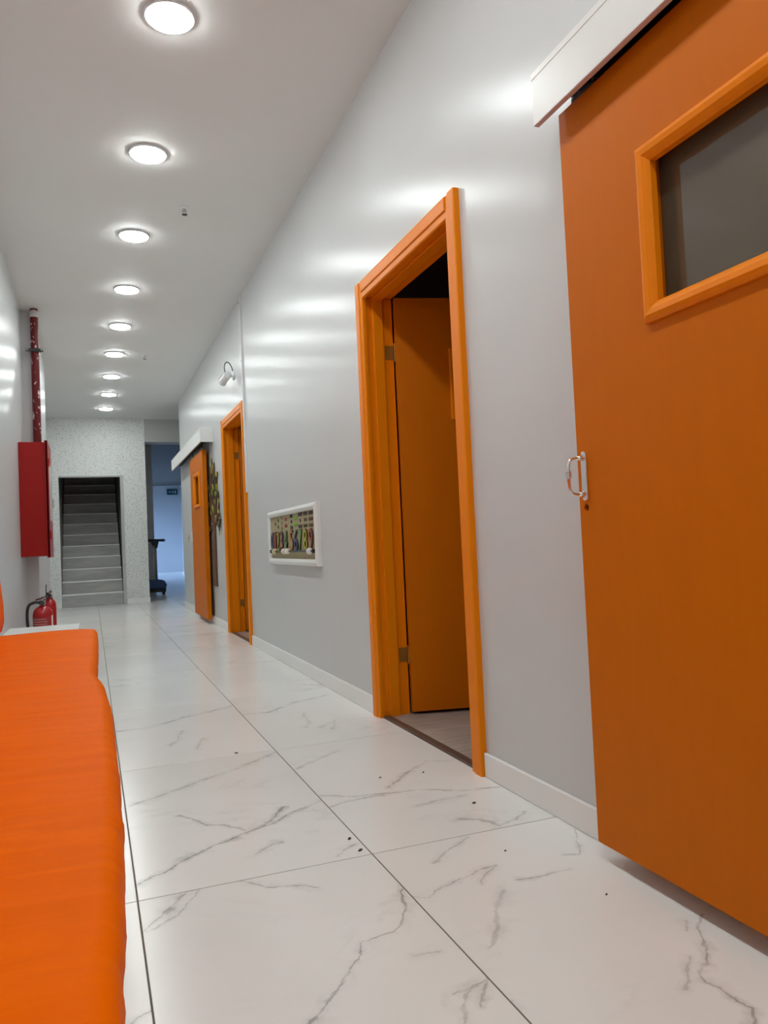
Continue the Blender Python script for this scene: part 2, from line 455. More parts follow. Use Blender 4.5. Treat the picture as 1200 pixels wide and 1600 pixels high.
# terrazzo wall with the stair opening
OX0, OX1, OZ = -.458, .495, 2.107
w = obj('wall_stair', boxes([(-1.0, OX0, YT, YT+.16, 0, ZC), (OX1, .885, YT, YT+.16, 0, ZC), (OX0, OX1, YT, YT+.16, OZ, ZC)]), 'terrazzo')
tag(w, 'speckled terrazzo wall framing the dark stairway at the corridor end', 'wall', kind='structure')
obj('opening_trim', boxes([(OX1-.018, OX1+.03, YT-.012, YT+.14, 0, OZ+.012), (OX0, OX1-.018, YT-.004, YT+.14, OZ-.01, OZ+.012)]), newmat('opening_trim', (.5, .5, .48), .4), w)
# stair shaft
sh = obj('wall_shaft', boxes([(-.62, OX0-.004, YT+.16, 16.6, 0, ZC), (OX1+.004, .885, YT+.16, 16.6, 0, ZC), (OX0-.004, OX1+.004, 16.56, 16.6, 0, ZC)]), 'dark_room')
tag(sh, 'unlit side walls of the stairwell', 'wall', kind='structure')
b = obj('wall_beam', box(.885, 3.2, YT, YT+.35, 2.675, ZC), newmat('beam_paint', (.5, .5, .49), .5)); tag(b, 'grey ceiling beam across the passage right of the stairs', 'beam', kind='structure')
w = obj('wall_passage', box(-1.7, 1.235, 16.6, 16.75, 0, ZC), 'wall'); tag(w, 'grey wall stub behind the floor machine', 'wall', kind='structure')
w = obj('wall_hall', boxes([(2.92, 3.2, YE, YF, 0, ZC), (XR+WT, 2.92, YE-.15, YE, 0, ZC)]), 'wall'); tag(w, 'bluish right side wall of the far hall', 'wall', kind='structure')
w = obj('wall_far', box(-1.7, 3.2, YF, YF+.15, 0, ZC), 'wall'); tag(w, 'daylit blue-tinted wall at the far end of the hall', 'wall', kind='structure')
wx, wy0, wy1, wz0, wz1 = WIN
w = obj('wall_window', boxes([(wx-.15, wx, 16.6, wy0, 0, ZC), (wx-.15, wx, wy1, YF, 0, ZC), (wx-.15, wx, wy0, wy1, 0, wz0), (wx-.15, wx, wy0, wy1, wz1, ZC)]), 'wall'); tag(w, 'left hall wall holding the daylight window', 'wall', kind='structure')
wn = thing('window_1', 'wide white framed window in the far hall', 'window', (wx-.1, wy0, wz0), kind='structure')
frame_bars('frame', wx-.12, wx-.07, wy0, wy1, wz0, wz1, .06, 'white', wn)
for k in (1, 2, 3): obj('mullion', box(wx-.12, wx-.07, wy0+(wy1-wy0)*k/4-.03, wy0+(wy1-wy0)*k/4+.03, wz0+.05, wz1-.05), 'white', wn)

gd = obj('ground', box(-40, wx-.16, 5, 60, -.6, -.5), newmat('light_block_grey', (.10, .10, .10), .9)); tag(gd, 'unseen dark ground added outside the hall window to block light from below', 'ground', kind='structure')  # unseen slab, added to keep sky light from below off the hall ceiling
# baseboards
def baseboard(name, x0, x1, y0, y1, label, h=.085):
    bm = box(x0, x1, y0, y1, 0, h); o = obj(name, bm, 'base', None, .004); tag(o, label, 'baseboard', kind='structure'); return o
BT = .013
baseboard('baseboard_right', XR-BT, XR, YB, 2.445, 'white baseboard between the near sliding door and the open doorway')
baseboard('baseboard_right', XR-BT, XR, 3.565, 6.635, 'white baseboard below the number board')
baseboard('baseboard_right', XR-BT, XR, 7.83, YE, 'short white baseboard below the tree decoration')
baseboard('baseboard_left', XL, XL+BT, YB, 7.46, 'white baseboard along the left wall behind the bench')
baseboard('baseboard_left', -.436, -.436+BT, 7.46, 9.35, 'white baseboard on the shallow pillar')
baseboard('baseboard_stair', OX1+.035, .895, YT-.014, YT, 'white baseboard under the terrazzo right of the stairs', .09)
baseboard('baseboard_stair', -.75, OX0-.005, YT-.014, YT, 'white baseboard under the terrazzo left of the stairs', .09)
baseboard('baseboard_far', -1.5, 2.92, YF-.015, YF, 'white baseboard along the far blue wall', .1)
baseboard('baseboard_hall', 2.905, 2.92, YE, YF-.015, 'white baseboard along the right hall wall', .1)

# rooms behind the two hinged doors
def room(n, y0, y1, label):
    x0, x1 = XR+WT, 4.3
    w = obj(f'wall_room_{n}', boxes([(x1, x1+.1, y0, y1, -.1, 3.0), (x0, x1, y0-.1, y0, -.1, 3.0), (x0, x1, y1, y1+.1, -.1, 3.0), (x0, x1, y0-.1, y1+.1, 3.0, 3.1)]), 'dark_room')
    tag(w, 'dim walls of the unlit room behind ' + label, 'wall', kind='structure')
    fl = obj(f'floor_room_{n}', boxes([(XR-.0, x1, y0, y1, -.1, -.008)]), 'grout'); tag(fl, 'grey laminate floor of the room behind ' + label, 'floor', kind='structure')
    pw, plen = .192, 1.28; proto = None; rows = int((y1-y0)/pw)
    for i in range(rows):
        xs = x0-.10 - random.choice((0, .43, .8))
        while xs < x1-.05:
            a, e = max(xs, XR+.035), min(xs+plen, x1)
            if e-a > .05:
                if abs(e-a-plen) < .01 and proto is not None:
                    o = proto.copy(); COL.objects.link(o); o.parent = fl
                else:
                    o = obj('plank', box(0, e-a-.002, 0, pw-.002, -.008, .002), 'plank', fl)
                    if abs(e-a-plen) < .01: proto = o
                o.location = (a, y0+i*pw, 0)
            xs += plen
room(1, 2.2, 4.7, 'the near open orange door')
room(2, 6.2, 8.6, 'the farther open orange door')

# ------------------------------------------------------------------ hinged doors and their frames
def door_frame(ya, yb, zt, label, label_leaf, open_deg, n):
    """ya..yb outer casing edges along the wall"""
    cw = .085; x_out = XR-.024; jt = .022
    t = thing('door_frame', label, 'door frame', (XR, (ya+yb)/2, 0), group=None)
    # casings: stepped profile, thicker outer edge
    def vert(y0, s):
        prof = [(XR+.001, 0), (x_out+.002, 0), (x_out, .006), (x_out, .05), (x_out+.006, .056), (x_out+.006, .08), (x_out+.010, cw), (XR+.001, cw)]
        return prism([(x, y0+s*d) for x, d in prof], 'Z', 0, zt)
    obj('casing', vert(ya, 1), 'orange_frame', t); obj('casing', vert(yb, -1), 'orange_frame', t)
    prof = [(XR+.001, 0), (x_out+.003, 0), (x_out+.001, .006), (x_out+.001, .05), (x_out+.007, .056), (x_out+.007, .08), (x_out+.011, cw), (XR+.001, cw)]
    obj('casing', prism([(x, zt-d) for x, d in prof], 'Y', ya+cw-.004, yb-cw+.004), 'orange_frame', t)
    # jamb lining
    ja, jb, jz = ya+cw-.012, yb-cw+.012, zt-cw+.012
    x0, x1 = XR-.004, XR+WT+.012
    for y0, y1 in ((ja-jt, ja), (jb, jb+jt)): obj('jamb', box(x0, x1, y0, y1, 0, jz), 'orange_frame', t, .002)
    obj('jamb', box(x0, x1, ja-jt, jb+jt, jz, jz+jt), 'orange_frame', t, .002)
    # door stop
    s0, s1, st = XR+.035, XR+.088, .014
    obj('stop', box(s0, s1, ja, ja+st, 0, jz), 'orange_frame', t, .003); obj('stop', box(s0, s1, jb-st, jb, 0, jz), 'orange_frame', t, .003)
    obj('stop', box(s0, s1, ja, jb, jz-st, jz), 'orange_frame', t, .003)
    # leaf, hinged on the far jamb, swung into the room
    hx, hy = x1+.006, jb-.002
    W, H, T = (jb-ja)-.006, jz-.02, .04
    d = thing(f'door_{n}', label_leaf, 'door', (hx, hy, 0), math.radians(-open_deg), kind='structure')
    # local: +X along the leaf, leaf face toward -Y
    wx0, wx1, wz0, wz1 = .292, .292+.32, 1.46, 1.755
    z0, z1 = .018, .012+H
    lf = obj('leaf', holed_panel(-T, 0, 0, W, z0, z1, wx0, wx1, wz0, wz1, 'Y'), 'orange', d, 0, local=True)
    for q in range(4):
        r = [(wx0-.03, wx0+.012, wz0-.03, wz1+.03), (wx1-.012, wx1+.03, wz0-.03, wz1+.03), (wx0+.012, wx1-.012, wz0-.03, wz0+.012), (wx0+.012, wx1-.012, wz1-.012, wz1+.03)][q]
        obj('window_molding', box(r[0], r[1], -T-.014, -T, r[2], r[3]), 'orange_frame', d, .004, local=True)
    obj('pane', box(wx0, wx1, -.024, -.018, wz0, wz1), 'glass_dark', d, local=True)
    for z in (.29, 1.775):
        hg = obj('hinge', box(x1-.045, x1-.004, jb-.0035, jb-.0005, z-.035, z+.035), 'brass', t)
        obj('hinge_pin', lathe([(.006, z-.045), (.006, z+.045)], 10, loc=(x1+.002, jb-.012, 0)), 'brass', hg, smooth=False)
    # threshold strip
    obj('threshold', box(XR+.0, XR+.040, ja, jb, -.004, .006), 'threshold', t, .003)
    return t
M['glass_dark'] = newmat('dark_glass', (.105, .086, .058), .04, spec=.7)
door_frame(2.447, 3.563, 2.120, 'glossy orange door frame around the open doorway right of the number board', 'open orange door leaf swung into the dark room nearest the viewer', 13, 2)
door_frame(6.648, 7.815, 2.130, 'orange door frame beside the white cable trunking and the camera', 'open orange door leaf inside the farther doorway by the camera', 13, 3)

# ------------------------------------------------------------------ sliding doors and their track covers
def rounded_rect(y0, y1, z0, z1, r, n=6):
    out = []
    for cx, cz, a0 in ((y1-r, z1-r, 0), (y0+r, z1-r, 90), (y0+r, z0+r, 180), (y1-r, z0+r, 270)):
        for k in range(n+1):
            a = math.radians(a0+90*k/n); out.append((cx+r*math.cos(a), cz+r*math.sin(a)))
    return out
def sliding_door(n, ya, yb, z0, z1, wy0, wy1, wz0, wz1, label):
    xf, xb = 1.203, 1.250
    d = thing(f'door_{n}', label, 'door', ((xf+xb)/2, (ya+yb)/2, 0), kind='structure')
    p = obj('panel', holed_panel(xf, xb, ya, yb, z0, z1, wy0, wy1, wz0, wz1), 'orange', d)
    # handle position near the far edge
    hy = yb-.030; hz = .993
    if n == 1: boolcut(p, lathe([(.010, xf-.01), (.010, xf+.03)], 20, 'X', (0, hy+.002, .912)))
    w = .042
    frame_bars('window_molding', xf-.016, xf+.002, wy0-.022, wy1+.022, wz0-.022, wz1+.022, w, 'orange_frame', d, 0,
               prof=[(0, xf+.001), (0, xf-.008), (.005, xf-.014), (.014, xf-.018), (.026, xf-.016), (.036, xf-.010), (w, xf-.004), (w, xf+.012), (w-.006, xf+.012), (w-.02, xf+.001)])
    obj('pane', box(xf+.038, xf+.044, wy0, wy1, wz0, wz1), 'glass_dark', d)
    # chrome pull
    pl_ = obj('handle', prism(rounded_rect(hy-.011, hy+.011, hz-.064, hz+.064, .0105), 'X', xf-.005, xf), 'chrome', d, .0015)
    for s in (-1, 1):
        obj('handle_post', lathe([(.008, xf-.004), (.0085, xf-.010), (.006, xf-.016), (.0045, xf-.022)], 14, 'X', (0, hy, hz+s*.047)), 'chrome', pl_, smooth=True)
    bow = catmull([(xf-.004, hy, hz+.047), (xf-.026, hy, hz+.047), (xf-.043, hy, hz+.042), (xf-.049, hy, hz+.028), (xf-.051, hy, hz), (xf-.049, hy, hz-.028), (xf-.043, hy, hz-.042), (xf-.026, hy, hz-.047), (xf-.004, hy, hz-.047)], 5)
    obj('handle_bow', tube(bow, [.0034+.0016*math.exp(-((q.z-hz)/.02)**2) for q in bow], 10), 'chrome', pl_, smooth=True)
    obj('handle_collar', lathe([(.005, -.010), (.0075, -.009), (.0075, -.004), (.0055, -.003), (.0085, -.001), (.0085, .003), (.0055, .004), (.0075, .005), (.0075, .009), (.005, .010)], 14, 'Z', (xf-.051, hy, hz+.004)), 'chrome', pl_, smooth=False)
    return d
sliding_door(1, .55, 1.695, .048, 1.965, .80, 1.375, 1.338, 1.698, 'large orange sliding door with chrome handle nearest the viewer')
sliding_door(4, 8.80, 9.93, .05, 1.975, 9.07, 9.53, 1.36, 1.73, 'far orange sliding door beside the tree decoration')

def track_cover(ya, yb, z0, z1, xf, label):
    t = thing('track_cover', label, 'track cover', (XR, (ya+yb)/2, z0))
    fb = obj('front_board', box(xf, xf+.016, ya, yb, z0+.0015, z1), 'white', t, .001)
    obj('board_edge', box(xf+.0005, xf+.0155, ya+.0005, yb-.0005, z0, z0+.0014), 'mdf', fb)
    obj('top_board', box(xf+.016, XR, ya, yb, z1-.016, z1), 'white', t, .001)
    obj('edge_strip', box(xf-.0012, xf, ya, yb, z1-.018, z1-.0005), 'white', fb)
    obj('end_board', box(xf+.016, XR, ya, ya+.016, z0+.0, z1-.016), 'white', t, .001)
    rl = obj('rail', boxes([(1.190, 1.268, ya+.03, yb-.02, z1-.055, z1-.018), (1.268, XR, ya+.03, yb-.02, z1-.09, z1-.018), (1.190, 1.196, ya+.03, yb-.02, z1-.075, z1-.055), (1.262, 1.268, ya+.03, yb-.02, z1-.075, z1-.055)]), 'dark', t)
    return t
c1 = track_cover(-.60, 1.735, 1.948, 2.092, 1.150, 'white track cover board above the near sliding door')
c2 = track_cover(8.50, 11.70, 2.02, 2.175, 1.150, 'white track cover box above the far sliding door')
for (c, yy, zz) in ((c1, 1.60, 1.965), (c2, 9.80, 1.975), (c2, 8.95, 1.975)):
    h = obj('hanger', boxes([(1.212, 1.244, yy-.05, yy+.05, zz+.002, zz+.020), (1.222, 1.234, yy-.012, yy+.012, zz+.02, zz+.075)]), 'dark', c, .002)
    for s in (-.03, .03): obj('bolt', lathe([(.007, zz+.02), (.007, zz+.032)], 6, 'Z', (1.228, yy+s, 0)), 'steel', h)

# ------------------------------------------------------------------ bench
bn = thing('bench', 'long low white bench board under the orange seat cushion', 'bench', (-.3, 2.0, 0))
obj('seat_board', box(XL+.002, -.088, -2.2, 5.80, .345, .368), 'white', bn, .002)
obj('front_panel', box(-.15, -.132, -2.2, 5.70, .0, .345), 'white', bn, .002)
for y in (-2.19, 1.75, 5.68): obj('support', box(XL+.016, -.15, y, y+.02, 0, .345), 'white', bn, .002)
def interp(tab, y):
    if y <= tab[0][0]: return tab[0][1]
    for (a, va), (b_, vb) in zip(tab, tab[1:]):
        if y <= b_: 
            t = (y-a)/(b_-a); t = t*t*(3-2*t); return va+(vb-va)*t
    return tab[-1][1]
EDGE = [(-2.1, .010), (.5, .008), (.71, .013), (.82, .017), (1.0, .025), (1.175, .031), (1.37, .035), (1.59, .038), (2.18, .040), (2.54, .030), (2.87, .006), (3.1, .010), (3.6, .016), (4.12, .020), (4.5, .020)]
def seat_cushion():
    bm = bmesh.new(); rings = []
    N = 300; ya, yb = -2.1, 4.50; zb = .369; xb = XL+.012; zt = .45
    for i in range(N+1):
        u = i/N; y = ya+(yb-ya)*u
        if i > N-14:        # rounded far end
            k = (i-(N-14))/14; y = yb-.11*(1-math.sin(k*math.pi/2)); 
        de = max(0, min(1, (yb-y)/.11)); rise = math.sqrt(max(0, 1-(1-de)**2))
        xe = interp(EDGE, y) - .075*(1-rise)
        xe += .0022*noise.noise(Vector((0, y*16, 3)))+.0016*noise.noise(Vector((4, y*40, 1)))
        zz = .012*noise.noise(Vector((1.5, y*1.3, 0)))
        H = (zt-zb)*(.35+.65*rise)
        ring = []
        prof = [(0, .0), (0, .6), (.012, .9)]
        pts = [(xb, zb), (xb, zb+H*.85), (xb+.02, zb+H)]
        W = xe-xb
        for k in range(1, 13):
            f = k/13; x = xb+.02+(W-.055)*f
            crown = .006*math.sin(math.pi*f)
            pts.append((x, zb+H+crown+.004*noise.noise(Vector((x*4, y*3.5, 2)))+.0018*noise.noise(Vector((x*3, y*17, 6)))))
        R = .032
        for k in range(0, 8):
            a = math.pi/2*(1-k/7); pts.append((xe-R+R*math.cos(a)*(1+.06*noise.noise(Vector((9, y*22, k*.3)))), zb+H-R+R*math.sin(a)))
        pts += [(xe+.001, zb+H*.45), (xe-.003, zb+.012), (xe-.014, zb)]
        pts += [((xe+xb)/2, zb)]
        rings.append([bm.verts.new((x, y, z)) for x, z in pts])
    for a, b in zip(rings, rings[1:]):
        for k in range(len(a)): bm.faces.new((a[k], a[(k+1) % len(a)], b[(k+1) % len(a)], b[k]))
    bm.faces.new(rings[0]); bm.faces.new(rings[-1])
    return bm
cu = obj('seat_cushion', seat_cushion(), 'cushion', None, smooth=True); tag(cu, 'long bright orange seat cushion with wrinkled cover on the white bench', 'cushion')
def piping(zf, name, par):
    bm = tube([(interp(EDGE, y)-.0015+.0008*math.sin(y*21), y, zf) for y in [(-2.0+.05*k) for k in range(126)]], .0022, 6); return obj(name, bm, 'cushion', par, smooth=True)
piping(.405, 'seam', cu)
def back_cushion():
    bm = bmesh.new(); rings = []; ya, yb = -2.1, 4.46
    N = 120
    for i in range(N+1):
        y = ya+(yb-ya)*i/N
        if i > N-10: k = (i-(N-10))/10; y = yb-.06*(1-math.sin(k*math.pi/2))
        de = min(1, (yb-y)/.06); r = math.sqrt(max(0, 1-(1-de)**2))
        th = .066+.039*r; ztop = .86+.0*r-.03*(1-r); z0 = .462
        pts = [(XL+.006, z0), (XL+.006, ztop-.02), (XL+.02, ztop)]
        for k in range(0, 7):
            a = math.pi/2*(1-k/6); R_b = min(.05, th-.052); pts.append((XL+.003+th-R_b-.028+R_b*math.cos(a), ztop-R_b+R_b*math.sin(a)))
        pts += [(XL+.003+th-.012, .70), (XL+.003+th-.002, .60), (XL+.003+th, .52), (XL+.003+th-.012, z0+.01), (XL+.003+th-.03, z0)]
        rings.append([bm.verts.new((x+(.002*noise.noise(Vector((x*5, y*8, z*5))) if x > XL+.04 else 0), y, z)) for x, z in pts])
    for a, b in zip(rings, rings[1:]):
        for k in range(len(a)): bm.faces.new((a[k], a[(k+1) % len(a)], b[(k+1) % len(a)], b[k]))
    bm.faces.new(rings[0]); bm.faces.new(rings[-1])
    return bm
bc = obj('back_cushion', back_cushion(), 'cushion', None, smooth=True); tag(bc, 'orange backrest cushion leaning on the left wall', 'cushion')

# ------------------------------------------------------------------ staircase
st = thing('staircase', 'grey stone steps climbing into the dark behind the terrazzo wall', 'stairs', (0, YT, 0))
R1, RR, TR = .212, .1985, .272
for k in range(1, 13):
    zt = R1+(k-1)*RR; y = YT+.02+(k-1)*TR
    s = obj('step', box(OX0+.002, OX1-.020, y, min(y+TR+.01, 16.55), zt-(R1 if k == 1 else RR)-.0, zt-.022), 'step', st)
    obj('tread', box(OX0+.002, OX1-.020, y-.012, min(y+TR-.012, 16.55), zt-.022, zt), 'step_nosing', s, .004)

# ------------------------------------------------------------------ ceiling lights
def ceiling_light(x, y, label, glow='lamp'):
    t = thing('ceiling_light', label, 'light', (x, y, ZC), group='round ceiling downlights in a row')
    obj('trim_ring', lathe([(.090, ZC), (.104, ZC-.001), (.105, ZC-.006), (.100, ZC-.012), (.093, ZC-.013), (.092, ZC-.006)], 40, 'Z', (x, y, 0)), 'whiteplastic', t, smooth=True)
    obj('diffuser', lathe([(.092, ZC-.004), (.0925, ZC-.0135), (.089, ZC-.0185), (.07, ZC-.0205), (.03, ZC-.021)], 40, 'Z', (x, y, 0)), glow, t, smooth=True)
ml = newmat('lit_diffuser', (.9, .9, .9), .5)
bs = ml.node_tree.nodes['Principled BSDF']; bs.inputs['Emission Color'].default_value = LAMP_COLOR; bs.inputs['Emission Strength'].default_value = LAMP_STRENGTH
M['lamp'] = ml
md_ = ml.copy(); md_.name = 'lit_diffuser_dim'; md_.node_tree.nodes['Principled BSDF'].inputs['Emission Strength'].default_value = LAMP_STRENGTH*.3; M['lamp_dim'] = md_
LX = [(.367, 3.164), (.358, 4.327), (.343, 5.502), (.342, 6.665), (.327, 7.78), (.306, 8.90), (.299, 10.048), (.292, 11.2), (.274, 12.332)]
ORD = ['nearest and largest', 'second nearest', 'third nearest', 'fourth nearest', 'fifth nearest', 'fourth from the terrazzo wall', 'third from the terrazzo wall', 'second from the terrazzo wall', 'closest to the terrazzo wall']
for (x, y), o_ in zip(LX, ORD): ceiling_light(x, y, f'{o_} of the lit round white ceiling downlights')
for k, w_ in zip(range(1, 6), ('just ahead of the viewer, above the frame', 'straight above the viewer', 'first behind the viewer', 'second behind the viewer', 'third behind the viewer')): ceiling_light(.37, 3.164-1.163*k, f'lit round white ceiling downlight {w_}')

ceiling_light(2.35, 14.7, 'dim round ceiling downlight round the corner of the side passage', 'lamp_dim')
# sprinklers
def sprinkler(x, y, label):
    t = thing('sprinkler', label, 'sprinkler', (x, y, ZC), group='ceiling sprinklers')
    obj('escutcheon', lathe([(.030, ZC), (.030, ZC-.004), (.018, ZC-.012), (.012, ZC-.014)], 20, 'Z', (x, y, 0)), 'whiteplastic', t, smooth=True)
    obj('body', lathe([(.009, ZC-.012), (.009, ZC-.026), (.006, ZC-.03)], 12, 'Z', (x, y, 0)), 'steel', t)
    obj('yoke', boxes([(x-.014, x-.010, y-.003, y+.003, ZC-.048, ZC-.024), (x+.010, x+.014, y-.003, y+.003, ZC-.048, ZC-.024), (x-.014, x+.014, y-.003, y+.003, ZC-.027, ZC-.023)]), 'steel', t)
    obj('deflector', lathe([(.017, ZC-.048), (.018, ZC-.050), (.004, ZC-.052)], 14, 'Z', (x, y, 0)), 'dark', t)
sprinkler(.626, 4.971, 'small sprinkler on the ceiling beside the nearer downlights')
sprinkler(.625, 8.90, 'tiny dark sprinkler on the ceiling beside the far downlights')
sprinkler(2.05, 19.5, 'distant sprinkler on the dark hall ceiling')

# ------------------------------------------------------------------ red pipe, hose cabinet, extinguishers
def mat_red(name, col, worn):
    m = newmat(name, col, .35, spec=.2); t = NT(m); p = t.pos()
    a = t.noise(t.mapping(p, (1, 1, .5)), 30, 4, .6); c = t.maprange(a.outputs[0], worn, worn+.03)
    t.color(t.mix(c, col, (.62, .56, .54))); return m
M['red_pipe'] = mat_red('worn_red_pipe', (.13, .012, .014), .60)
M['red'] = mat_red('red_cabinet_paint', (.33, .010, .008), .80)
M['ext_lever'] = newmat('extinguisher_lever', (.10, .012, .012), .35)
M['red_ext'] = newmat('extinguisher_red', (.42, .010, .012), .22)
pp = thing('standpipe', 'worn dark red fire pipe running down from the ceiling', 'pipe', (-.415, 7.37, 1.79))
obj('pipe', lathe([(.034, 1.793), (.034, ZC-.006)], 24, 'Z', (-.415, 7.40, 0)), 'red_pipe', pp, smooth=False)
obj('elbow', lathe([(.034, ZC-.08), (.037, ZC-.06), (.036, ZC-.03), (.022, ZC-.012)], 20, 'Z', (-.415, 7.392, 0)), newmat('plaster', (.55, .53, .51), .9), pp, smooth=True)
cl = obj('clamp', boxes([(-.487, -.347, 7.355, 7.361, 2.66, 2.69), (-.375, -.369, 7.361, 7.45, 2.66, 2.69), (-.461, -.455, 7.361, 7.45, 2.66, 2.69)]), 'dark', pp, .001)
for x in (-.474, -.358): obj('bolt', lathe([(.009, 7.335), (.009, 7.37)], 8, 'Y', (x, 0, 2.675)), 'steel', cl)
cb = thing('hose_cabinet', 'red metal fire hose cabinet fixed to the left wall', 'cabinet', (-.43, 7.17, .845))
CY0, CY1, CZ0, CZ1 = 6.90, 7.435, .848, 1.792
obj('body', box(XL+.001, -.335, CY0, CY1, CZ0, CZ1), 'red', cb, .003)
dr = obj('door', boxes([(-.332, -.312, CY0-.012, CY1+.008, CZ0-.012, CZ1+.014)]), 'red', cb, .003)
obj('lip', boxes([(-.337, -.316, CY0-.012, CY0-.002, CZ0-.012, CZ1+.014)]), 'red', dr, .002)
obj('pane', box(-.3125, -.3105, CY0+.09, CY1-.09, CZ0+.30, CZ1-.16), newmat('cabinet_sticker', (.66, .62, .6), .3), dr)
obj('latch', boxes([(-.312, -.296, CY1-.06, CY1-.02, 1.27, 1.35)]), 'steel', dr, .003)
for z in (1.02, 1.62): obj('hinge', lathe([(.008, z-.035), (.008, z+.035)], 10, 'Z', (-.31, CY0+.0, 0)), 'red', dr)

def extinguisher(x, y, r, h, label, hose):
    t = thing('fire_extinguisher', label, 'extinguisher', (x, y, 0), group='red fire extinguishers under the hose cabinet')
    k = h
    prof = [(r*.55, .0), (r*.95, .004), (r, .02), (r, k-.07), (r*.96, k-.045), (r*.8, k-.022), (r*.5, k-.006), (.024, k), (.022, k+.012)]
    b_ = obj('cylinder', lathe(prof, 32, 'Z', (x, y, 0)), 'red_ext', t, smooth=True)
    v = obj('valve', lathe([(.022, k+.008), (.026, k+.012), (.026, k+.03), (.014, k+.036), (.014, k+.055)], 16, 'Z', (x, y, 0)), 'steel', t, smooth=False)
    obj('gauge', lathe([(.016, y-.045), (.017, y-.040), (.017, y-.026)], 16, 'Y', (x, 0, k+.026)), 'dark', v)
    # carrying handle and lever
    q = 1.0 if hose else .55
    for nm, dz in (('handle', 0), ('lever', .022*q)):
        obj(nm, prism([(x-.046*q, k+.022+dz), (x-.005*q, k+.034+dz), (x+.030*q, k+.050+dz), (x+.030*q, k+.060+dz), (x-.008*q, k+.046+dz), (x-.050*q, k+.034+dz)], 'Y', y-.012, y+.012), 'ext_lever', t, .002)
    obj('pin', tube([(x+.018, y-.02, k+.07), (x+.018, y, k+.072), (x+.018, y+.02, k+.07)], .003, 8), 'steel', t)
    if hose:
        pts = catmull([(x-.012, y-.01, k+.028), (x-.055, y-.02, k+.033), (x-.100, y-.02, k+.005), (x-.112, y-.015, k-.08), (x-.105, y-.01, k-.2), (x-.098, y-.01, k-.32)], 6)
        hs = obj('hose', tube(pts, .0115, 10), 'black', t, smooth=True)
        obj('nozzle', lathe([(.010, .05), (.017, .06), (.016, k-.30), (.012, k-.29)], 12, 'Z', (x-.098, y-.01, 0)), 'black', hs)
        # paper label wrapped round the front
        def wrap(a0, a1, z0, z1, rr, name, mat, par):
            bm = bmesh.new(); n = 12; A = []; 
            for i in range(n+1):
                a = math.radians(a0+(a1-a0)*i/n); A.append([bm.verts.new((x+q*math.cos(a), y+q*math.sin(a), z)) for q, z in ((rr, z0), (rr, z1), (rr-.0015, z1), (rr-.0015, z0))])
            for p_, q_ in zip(A, A[1:]):
                for j in range(4): bm.faces.new((p_[j], p_[(j+1) % 4], q_[(j+1) % 4], q_[j]))
            bm.faces.new(A[0]); bm.faces.new(A[-1])
            return obj(name, bm, mat, par)
        lb = wrap(205, 320, .13, k-.085, r+.0012, 'label_panel', newmat('label_red', (.33, .02, .02), .4), b_)
        wm = newmat('label_print', (.62, .40, .38), .5); rnd = random.Random(3)
        for q in range(7):
            z = k-.098-q*.019; e = rnd.uniform(285, 312)
            wrap(212, e, z-.0045, z, r+.0022, 'printed_line', wm, b_)
        wrap(330, 348, .16, k-.075, r+.0014, 'side_label', newmat('label_white', (.75, .72, .68), .5), b_)
    else:
        obj('siphon_tube', tube([(x-.024, y-.02, k+.0), (x-.026, y-.02, k+.06), (x-.024, y-.015, k+.12)], .004, 8), 'black', t)
    return t
extinguisher(-.372, 6.66, .074, .455, 'nearer red fire extinguisher with black hose and printed label', True)
extinguisher(-.337, 7.06, .050, .49, 'red fire extinguisher standing behind the one with the black hose', False)

# ------------------------------------------------------------------ number board on the wall
NB = thing('number_board', 'framed wooden number board with digits and sliding beads on the wall', 'toy board', (XR, 5.08, .71))
NY0, NY1, NZ0, NZ1 = 4.415, 5.735, .712, 1.100
frame_bars('frame_bar', XR-.05, XR, NY0, NY1, NZ0, NZ1, .042, 'white', NB, 0,
           prof=[(0, XR), (0, XR-.022), (.006, XR-.032), (.022, XR-.037), (.036, XR-.032), (.042, XR-.024), (.042, XR)])
m = mat_wood('board_birch', (.36, .30, .155), (.43, .36, .19)); M['birch'] = m
obj('panel', box(XR-.016, XR, NY0+.04, NY1-.04, NZ0+.04, NZ1-.04), 'birch', NB)
dig_cols = [(.06, .10, .16), (.30, .03, .02), (.34, .28, .04), (.16, .02, .05), (.06, .16, .05), (.42, .17, .03), (.05, .08, .18), (.12, .30, .05), (.38, .36, .03), (.32, .04, .02)]
bevel_dark = newmat('digit_edge', (.03, .03, .025), .5)
def digit_mesh(ch):
    cu_ = bpy.data.curves.new('digit', 'FONT'); cu_.body = ch; cu_.size = 1; cu_.extrude = .5; cu_.resolution_u = 3
    o = bpy.data.objects.new('digit', cu_); COL.objects.link(o); bpy.context.view_layer.update()
    me = bpy.data.meshes.new_from_object(o.evaluated_get(bpy.context.evaluated_depsgraph_get()))
    bpy.data.objects.remove(o); bpy.data.curves.remove(cu_)
    return me
pos_s = [.035, .11, .185, .275, .375, .505, .605, .695, .80, .905]   # fraction from the far edge
IY0, IY1 = NY0+.048, NY1-.048
